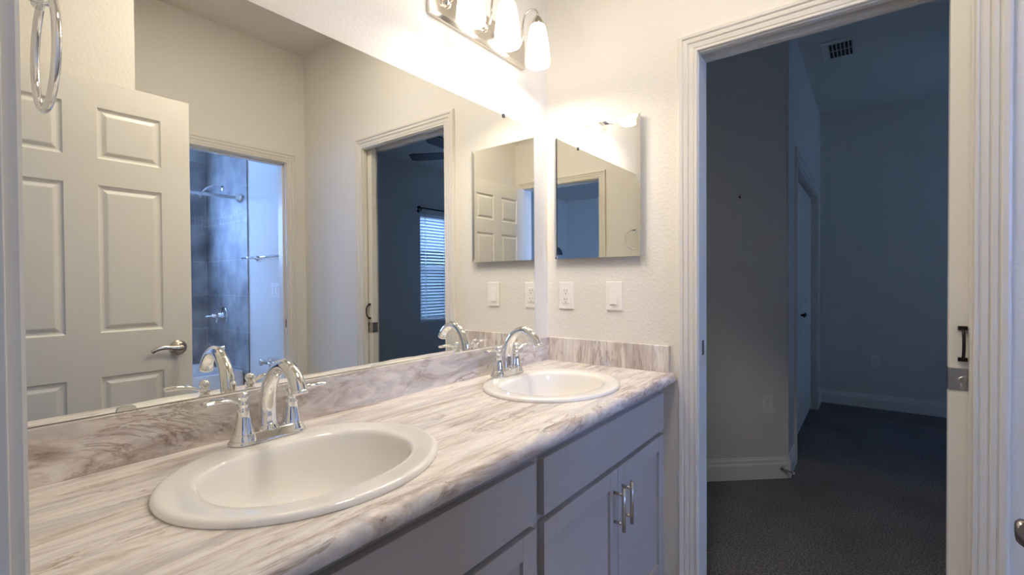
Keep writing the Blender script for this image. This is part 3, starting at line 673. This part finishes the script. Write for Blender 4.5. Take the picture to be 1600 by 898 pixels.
MB().lathe([(.007, 0), (.008, .008), (.005, .012)], q0+Vector((-nn.x, -nn.y, 0))*.03+Vector((.035, -.036, -.02)), (.6, -.65, -.4), 12).build('rubber_tip', 'plastic', ds)
wh = MB(); hp = Vector((1.309, -.5236, 1.708))
wh.lathe([(.004, 0), (.004, .004), (.003, .005)], hp, (-nn.x, -nn.y, 0), 10); wh.tube([hp+Vector((-nn.x, -nn.y, 0))*.004, hp+Vector((-nn.x*.014, -nn.y*.014, -.012)), hp+Vector((-nn.x*.014, -nn.y*.014, .012))], .0025, 8)
tag(wh.build('picture_hook', 'black'), 'tiny dark hook on the angled bedroom wall', 'hook')
def fan(hx, hy, hz, a0, label, loc_name='ceiling_fan'):
    t = thing(loc_name, label, 'ceiling fan', (hx, hy, CEIL), 'dark ceiling fans')
    MB().lathe([(.07, 0), (.065, -.03), (.03, -.045), (.014, -.05), (.014, hz-CEIL+.09)], (hx, hy, CEIL-.0005)).build('canopy', 'blade', t)
    MB().lathe([(.04, .09), (.10, .075), (.115, .04), (.11, .0), (.08, -.03), (.05, -.04), (.05, -.06)], (hx, hy, hz)).build('motor', 'blade', t)
    for k in range(5):
        a = R_(a0+72*k); m = MB(); c, s_ = math.cos(a), math.sin(a); pts = [(.10, -.02), (.17, -.028), (.20, -.058), (.60, -.070), (.645, -.060), (.655, .050), (.60, .070), (.20, .058), (.17, .028), (.10, .02)]
        n = len(pts); tl = -.26
        vs = [(hx+r*c-w_*s_, hy+r*s_+w_*c, hz+w_*tl+q) for q in (0, .008) for r, w_ in pts]
        m.add(vs, [tuple(range(n))[::-1], tuple(range(n, 2*n))]+[(i, (i+1) % n, n+(i+1) % n, n+i) for i in range(n)])
        m.build('blade', 'blade', t)
    return t
fan(1.92, -2.24, 2.55, 243, 'dark ceiling fan blades seen through the bedroom door in the mirror')
fan(-4.15, -1.05, 2.42, 312, 'dark ceiling fan in the room behind the entry doorway')

# ------------------------------------------------------------------ tub room fittings
tu = thing('bathtub', 'white alcove bathtub reflected through the tub room door', 'bathtub', (-.77, -3.4, 0))
x0, x1, y0, y1, zt = -1.525, -.0135, -3.761, -3.045, .475
def rr(x0, x1, y0, y1, z, r, n=6):
    out = []
    for cx_, cy_, a in ((x1-r, y1-r, 0), (x0+r, y1-r, 90), (x0+r, y0+r, 180), (x1-r, y0+r, 270)):
        for k in range(n+1): t_ = R_(a+90*k/n); out.append((cx_+r*math.cos(t_), cy_+r*math.sin(t_), z))
    return out
rg = [rr(x0, x1, y0, y1, 0, .01), rr(x0, x1, y0, y1, zt-.05, .01), rr(x0, x1, y0, y1, zt-.008, .012), rr(x0+.006, x1-.006, y0+.006, y1-.006, zt, .014), rr(x0+.07, x1-.08, y0+.055, y1-.075, zt, .09), rr(x0+.08, x1-.09, y0+.065, y1-.085, zt-.012, .09), rr(x0+.16, x1-.13, y0+.10, y1-.12, .14, .10), rr(x0+.22, x1-.18, y0+.15, y1-.17, .10, .08)]
MB().sweep_section(rg, closed=True, smooth=False).build('shell', 'tub', tu, .006)
MB().lathe([(.03, 0), (.03, .004), (.02, .006)], (x1-.105, -3.40, .33), (-1, 0, .1)).build('overflow_plate', 'chrome', tu)
WX = -.0122
sv = thing('shower_valve', 'chrome round shower valve with lever on the tiled wall', 'shower valve', (WX, -3.42, .925))
MB().lathe([(.075, 0), (.075, .004), (.068, .009), (.03, .014), (.022, .02), (.02, .05)], (WX, -3.42, .925), (-1, 0, 0)).build('escutcheon', 'chrome', sv)
MB().lathe([(.02, .05), (.024, .06), (.018, .085), (.012, .10)], (WX, -3.42, .925), (-1, 0, 0)).tube([(WX-.085, -3.42, .925), (WX-.105, -3.43, .922), (WX-.15, -3.45, .918)], [.009, .008, .006], 12).tube([(WX-.06, -3.42, .925), (WX-.06, -3.42, .865)], [.008, .007], 12).build('lever', 'chrome', sv)
so = thing('tub_spout', 'chrome tub spout above the bathtub rim', 'tub spout', (WX, -3.42, .64))
MB().lathe([(.030, 0), (.030, .01), (.024, .02), (.022, .09), (.021, .13), (.012, .137)], (WX, -3.42, .64), (-1, 0, -.06)).build('spout', 'chrome', so)
MB().lathe([(.004, 0), (.004, .02), (.008, .022), (.008, .03), (.003, .033)], (WX-.115, -3.42, .652), (0, 0, 1)).build('diverter_knob', 'chrome', so)
sh = thing('shower', 'chrome shower head on curved arm high on the tile', 'shower head', (WX, -3.42, 2.04))
MB().lathe([(.028, 0), (.028, .004), (.015, .012)], (WX, -3.42, 2.045), (-1, 0, 0)).tube(bez([(WX, -3.42, 2.045), (WX-.06, -3.42, 2.06), (WX-.12, -3.42, 2.035), (WX-.165, -3.42, 1.985)], 16), .010, 12).build('arm', 'chrome', sh)
MB().lathe([(.010, 0), (.015, .012), (.014, .020), (.030, .042), (.036, .050), (.030, .054)], (WX-.160, -3.42, 1.992), (-.72, 0, -.69)).build('head', 'chrome', sh)
ro = thing('shower_rod', 'chrome shower curtain rod across the tub alcove', 'shower rod', (-.77, -3.06, 1.92))
MB().tube([(-1.528, -3.065, 1.92), (-.014, -3.065, 1.92)], .0135, 14).build('rod', 'steel_edge', ro)
for xx, sg in ((-.0125, -1), (-1.529, 1)): MB().lathe([(.040, 0), (.041, .008), (.032, .018), (.028, .026), (.016, .030), (.0145, .045)], (xx, -3.065, 1.92), (sg, 0, 0)).build('flange', 'chrome', ro)
tw = thing('towel_bar', 'chrome towel bar on the tub room wall', 'towel bar', (0, -2.70, 1.415))
TB = -2.975+.11
MB().tube([(-.072, -2.905, 1.408), (-.072, -2.215, 1.408)], .0085, 14).build('bar', 'chrome', tw)
for yy in (-2.80, -2.235): MB().lathe([(.024, 0), (.024, .006), (.012, .014), (.010, .060), (.014, .066), (.014, .080), (.009, .083)], (0, yy, 1.408), (-1, 0, 0)).build('post', 'chrome', tw)
tp = thing('toilet_paper_holder', 'empty chrome toilet paper holder low on the tub room wall', 'toilet paper holder', (0, -2.50, .60))
for yy in (-2.60, -2.40): MB().lathe([(.030, 0), (.030, .008), (.020, .016), (.018, .050), (.024, .056), (.026, .082), (.016, .086)], (0, yy, .595), (-1, 0, 0)).build('post', 'chrome', tp)
MB().tube([(-.068, -2.62, .595), (-.068, -2.38, .595)], .012, 14).build('roller', 'chrome', tp)

# ------------------------------------------------------------------ the photographer behind the camera
pr = thing('person', 'person with black hair in dark clothes standing in the entry doorway', 'person', (-2.12, -1.29, 0))
PX, PY = -2.12, -1.29
def blob(name, caps, mat, vox=.012):
    m = MB()
    for p0, r0, p1, r1, sq in caps:
        a, b = Vector(p0), Vector(p1); d = (b-a); L = max(d.length, 1e-4); d.normalize()
        ux = Vector((1, 0, 0)) if abs(d.x) < .8 else Vector((0, 0, 1)); ux = (ux-d*ux.dot(d)).normalized(); uy = d.cross(ux); rings = []
        prof = [(-r0*math.cos(t_), r0*math.sin(t_)) for t_ in (.15, .5, .9, 1.25)]+[(L*q/6, r0+(r1-r0)*q/6) for q in range(7)]+[(L+r1*math.sin(t_), r1*math.cos(t_)) for t_ in (.35, .7, 1.1, 1.42)]
        for h, rad in prof: rings.append([tuple(Vector((PX, PY, 0))+a+d*h+ux*(rad*math.cos(t_))+uy*(rad*sq*math.sin(t_))) for t_ in [2*math.pi*q/20 for q in range(20)]])
        m.sweep_section(rings, smooth=True, closed=True)
    o = m.build(name, mat, pr)
    rm = o.modifiers.new('remesh', 'REMESH'); rm.mode = 'VOXEL'; rm.voxel_size = vox; rm.use_smooth_shade = True
    sm = o.modifiers.new('smooth', 'SMOOTH'); sm.factor = .5; sm.iterations = 3
    return o
def limb(sg, *pts):   # (x, y, z, r) chain mirrored by sg
    return [((a[0], sg*a[1], a[2]), a[3], (b[0], sg*b[1], b[2]), b[3], 1) for a, b in zip(pts, pts[1:])]
caps = [((0, 0, .80), .105, (0, 0, .93), .095, 1.45), ((0, 0, .93), .095, (0, 0, 1.12), .098, 1.5), ((0, 0, 1.12), .098, (0, 0, 1.22), .070, 1.9),
        ((-.005, 0, 1.24), .050, (.012, 0, 1.36), .047, 1.0), ((.022, 0, 1.385), .058, (.012, 0, 1.455), .074, .86), ((.0, 0, 1.455), .080, (-.005, 0, 1.465), .080, .86),
        ((.060, 0, 1.365), .026, (.058, 0, 1.375), .030, 1.1), ((.088, 0, 1.44), .007, (.104, 0, 1.412), .010, 1.0)]
for sg in (-1, 1):
    caps += limb(sg, (0, .10, 1.235, .050), (-.005, .172, 1.225, .050), (-.015, .205, 1.00, .037), (.015, .215, .80, .026), (.02, .215, .755, .030))
    for q, (dx_, ln) in enumerate(((-.024, .062), (-.008, .078), (.009, .074), (.025, .058))):
        caps += limb(sg, (.020+dx_, .216, .735, .0095), (.022+dx_*1.1, .214, .735-ln*.55, .0088), (.024+dx_*1.1, .206, .735-ln, .0075))
    caps += limb(sg, (.030, .208, .765, .012), (.052, .200, .735, .010), (.060, .196, .705, .009))
    caps += limb(sg, (0, .085, .78, .088), (.005, .088, .44, .056), (-.012, .090, .27, .052), (-.008, .090, .09, .036))
    caps += limb(sg, (.0, .090, .055, .036), (.11, .098, .032, .026))
    caps += [((.0, sg*.075, 1.43), .013, (.004, sg*.077, 1.405), .010, .6)]
blob('body', caps, 'skin', .0085)
blob('hair', [((-.022, 0, 1.40), .070, (-.018, 0, 1.465), .085, .93), ((-.018, 0, 1.465), .085, (.018, 0, 1.480), .078, .95)], 'hair', .009)
for sg in (-1, 1): MB().lathe([(.010, -.004), (.010, .003), (.004, .007)], (PX+.086, PY+sg*.029, 1.432), (1, 0, 0), 12).build('eye', 'hair', pr)
MB().lathe([(.018, -.01), (.016, .003), (.005, .006)], (PX+.080, PY, 1.385), (1, 0, 0), 14, .35).build('mouth', 'skin', pr)
sc = [((0, 0, .80), .125, (0, 0, .95), .110, 1.42), ((0, 0, .95), .110, (0, 0, 1.13), .112, 1.47), ((0, 0, 1.13), .112, (0, 0, 1.215), .078, 1.9)]
for sg in (-1, 1): sc += limb(sg, (0, .09, 1.225, .063), (-.005, .175, 1.222, .062), (-.014, .200, 1.03, .053))
blob('shirt', sc, 'shirt', .012)
tc_ = [((0, 0, .74), .10, (0, 0, .86), .112, 1.35)]
for sg in (-1, 1): tc_ += limb(sg, (0, .085, .76, .100), (.005, .088, .44, .072), (-.008, .090, .11, .060))
blob('trousers', tc_, 'jeans', .012)
for sg in (-1, 1):
    rg = [[(PX+.03+a_*math.cos(t_)+ox, PY+sg*.097+b_*math.sin(t_), z_) for t_ in [2*math.pi*q/20 for q in range(20)]] for a_, b_, z_, ox in ((.135, .048, .0, .02), (.137, .050, .02, .02), (.128, .047, .045, .018), (.075, .042, .075, -.03), (.055, .040, .10, -.045))]
    MB().sweep_section(rg, closed=True, smooth=True).build('shoe', 'shoe', pr)
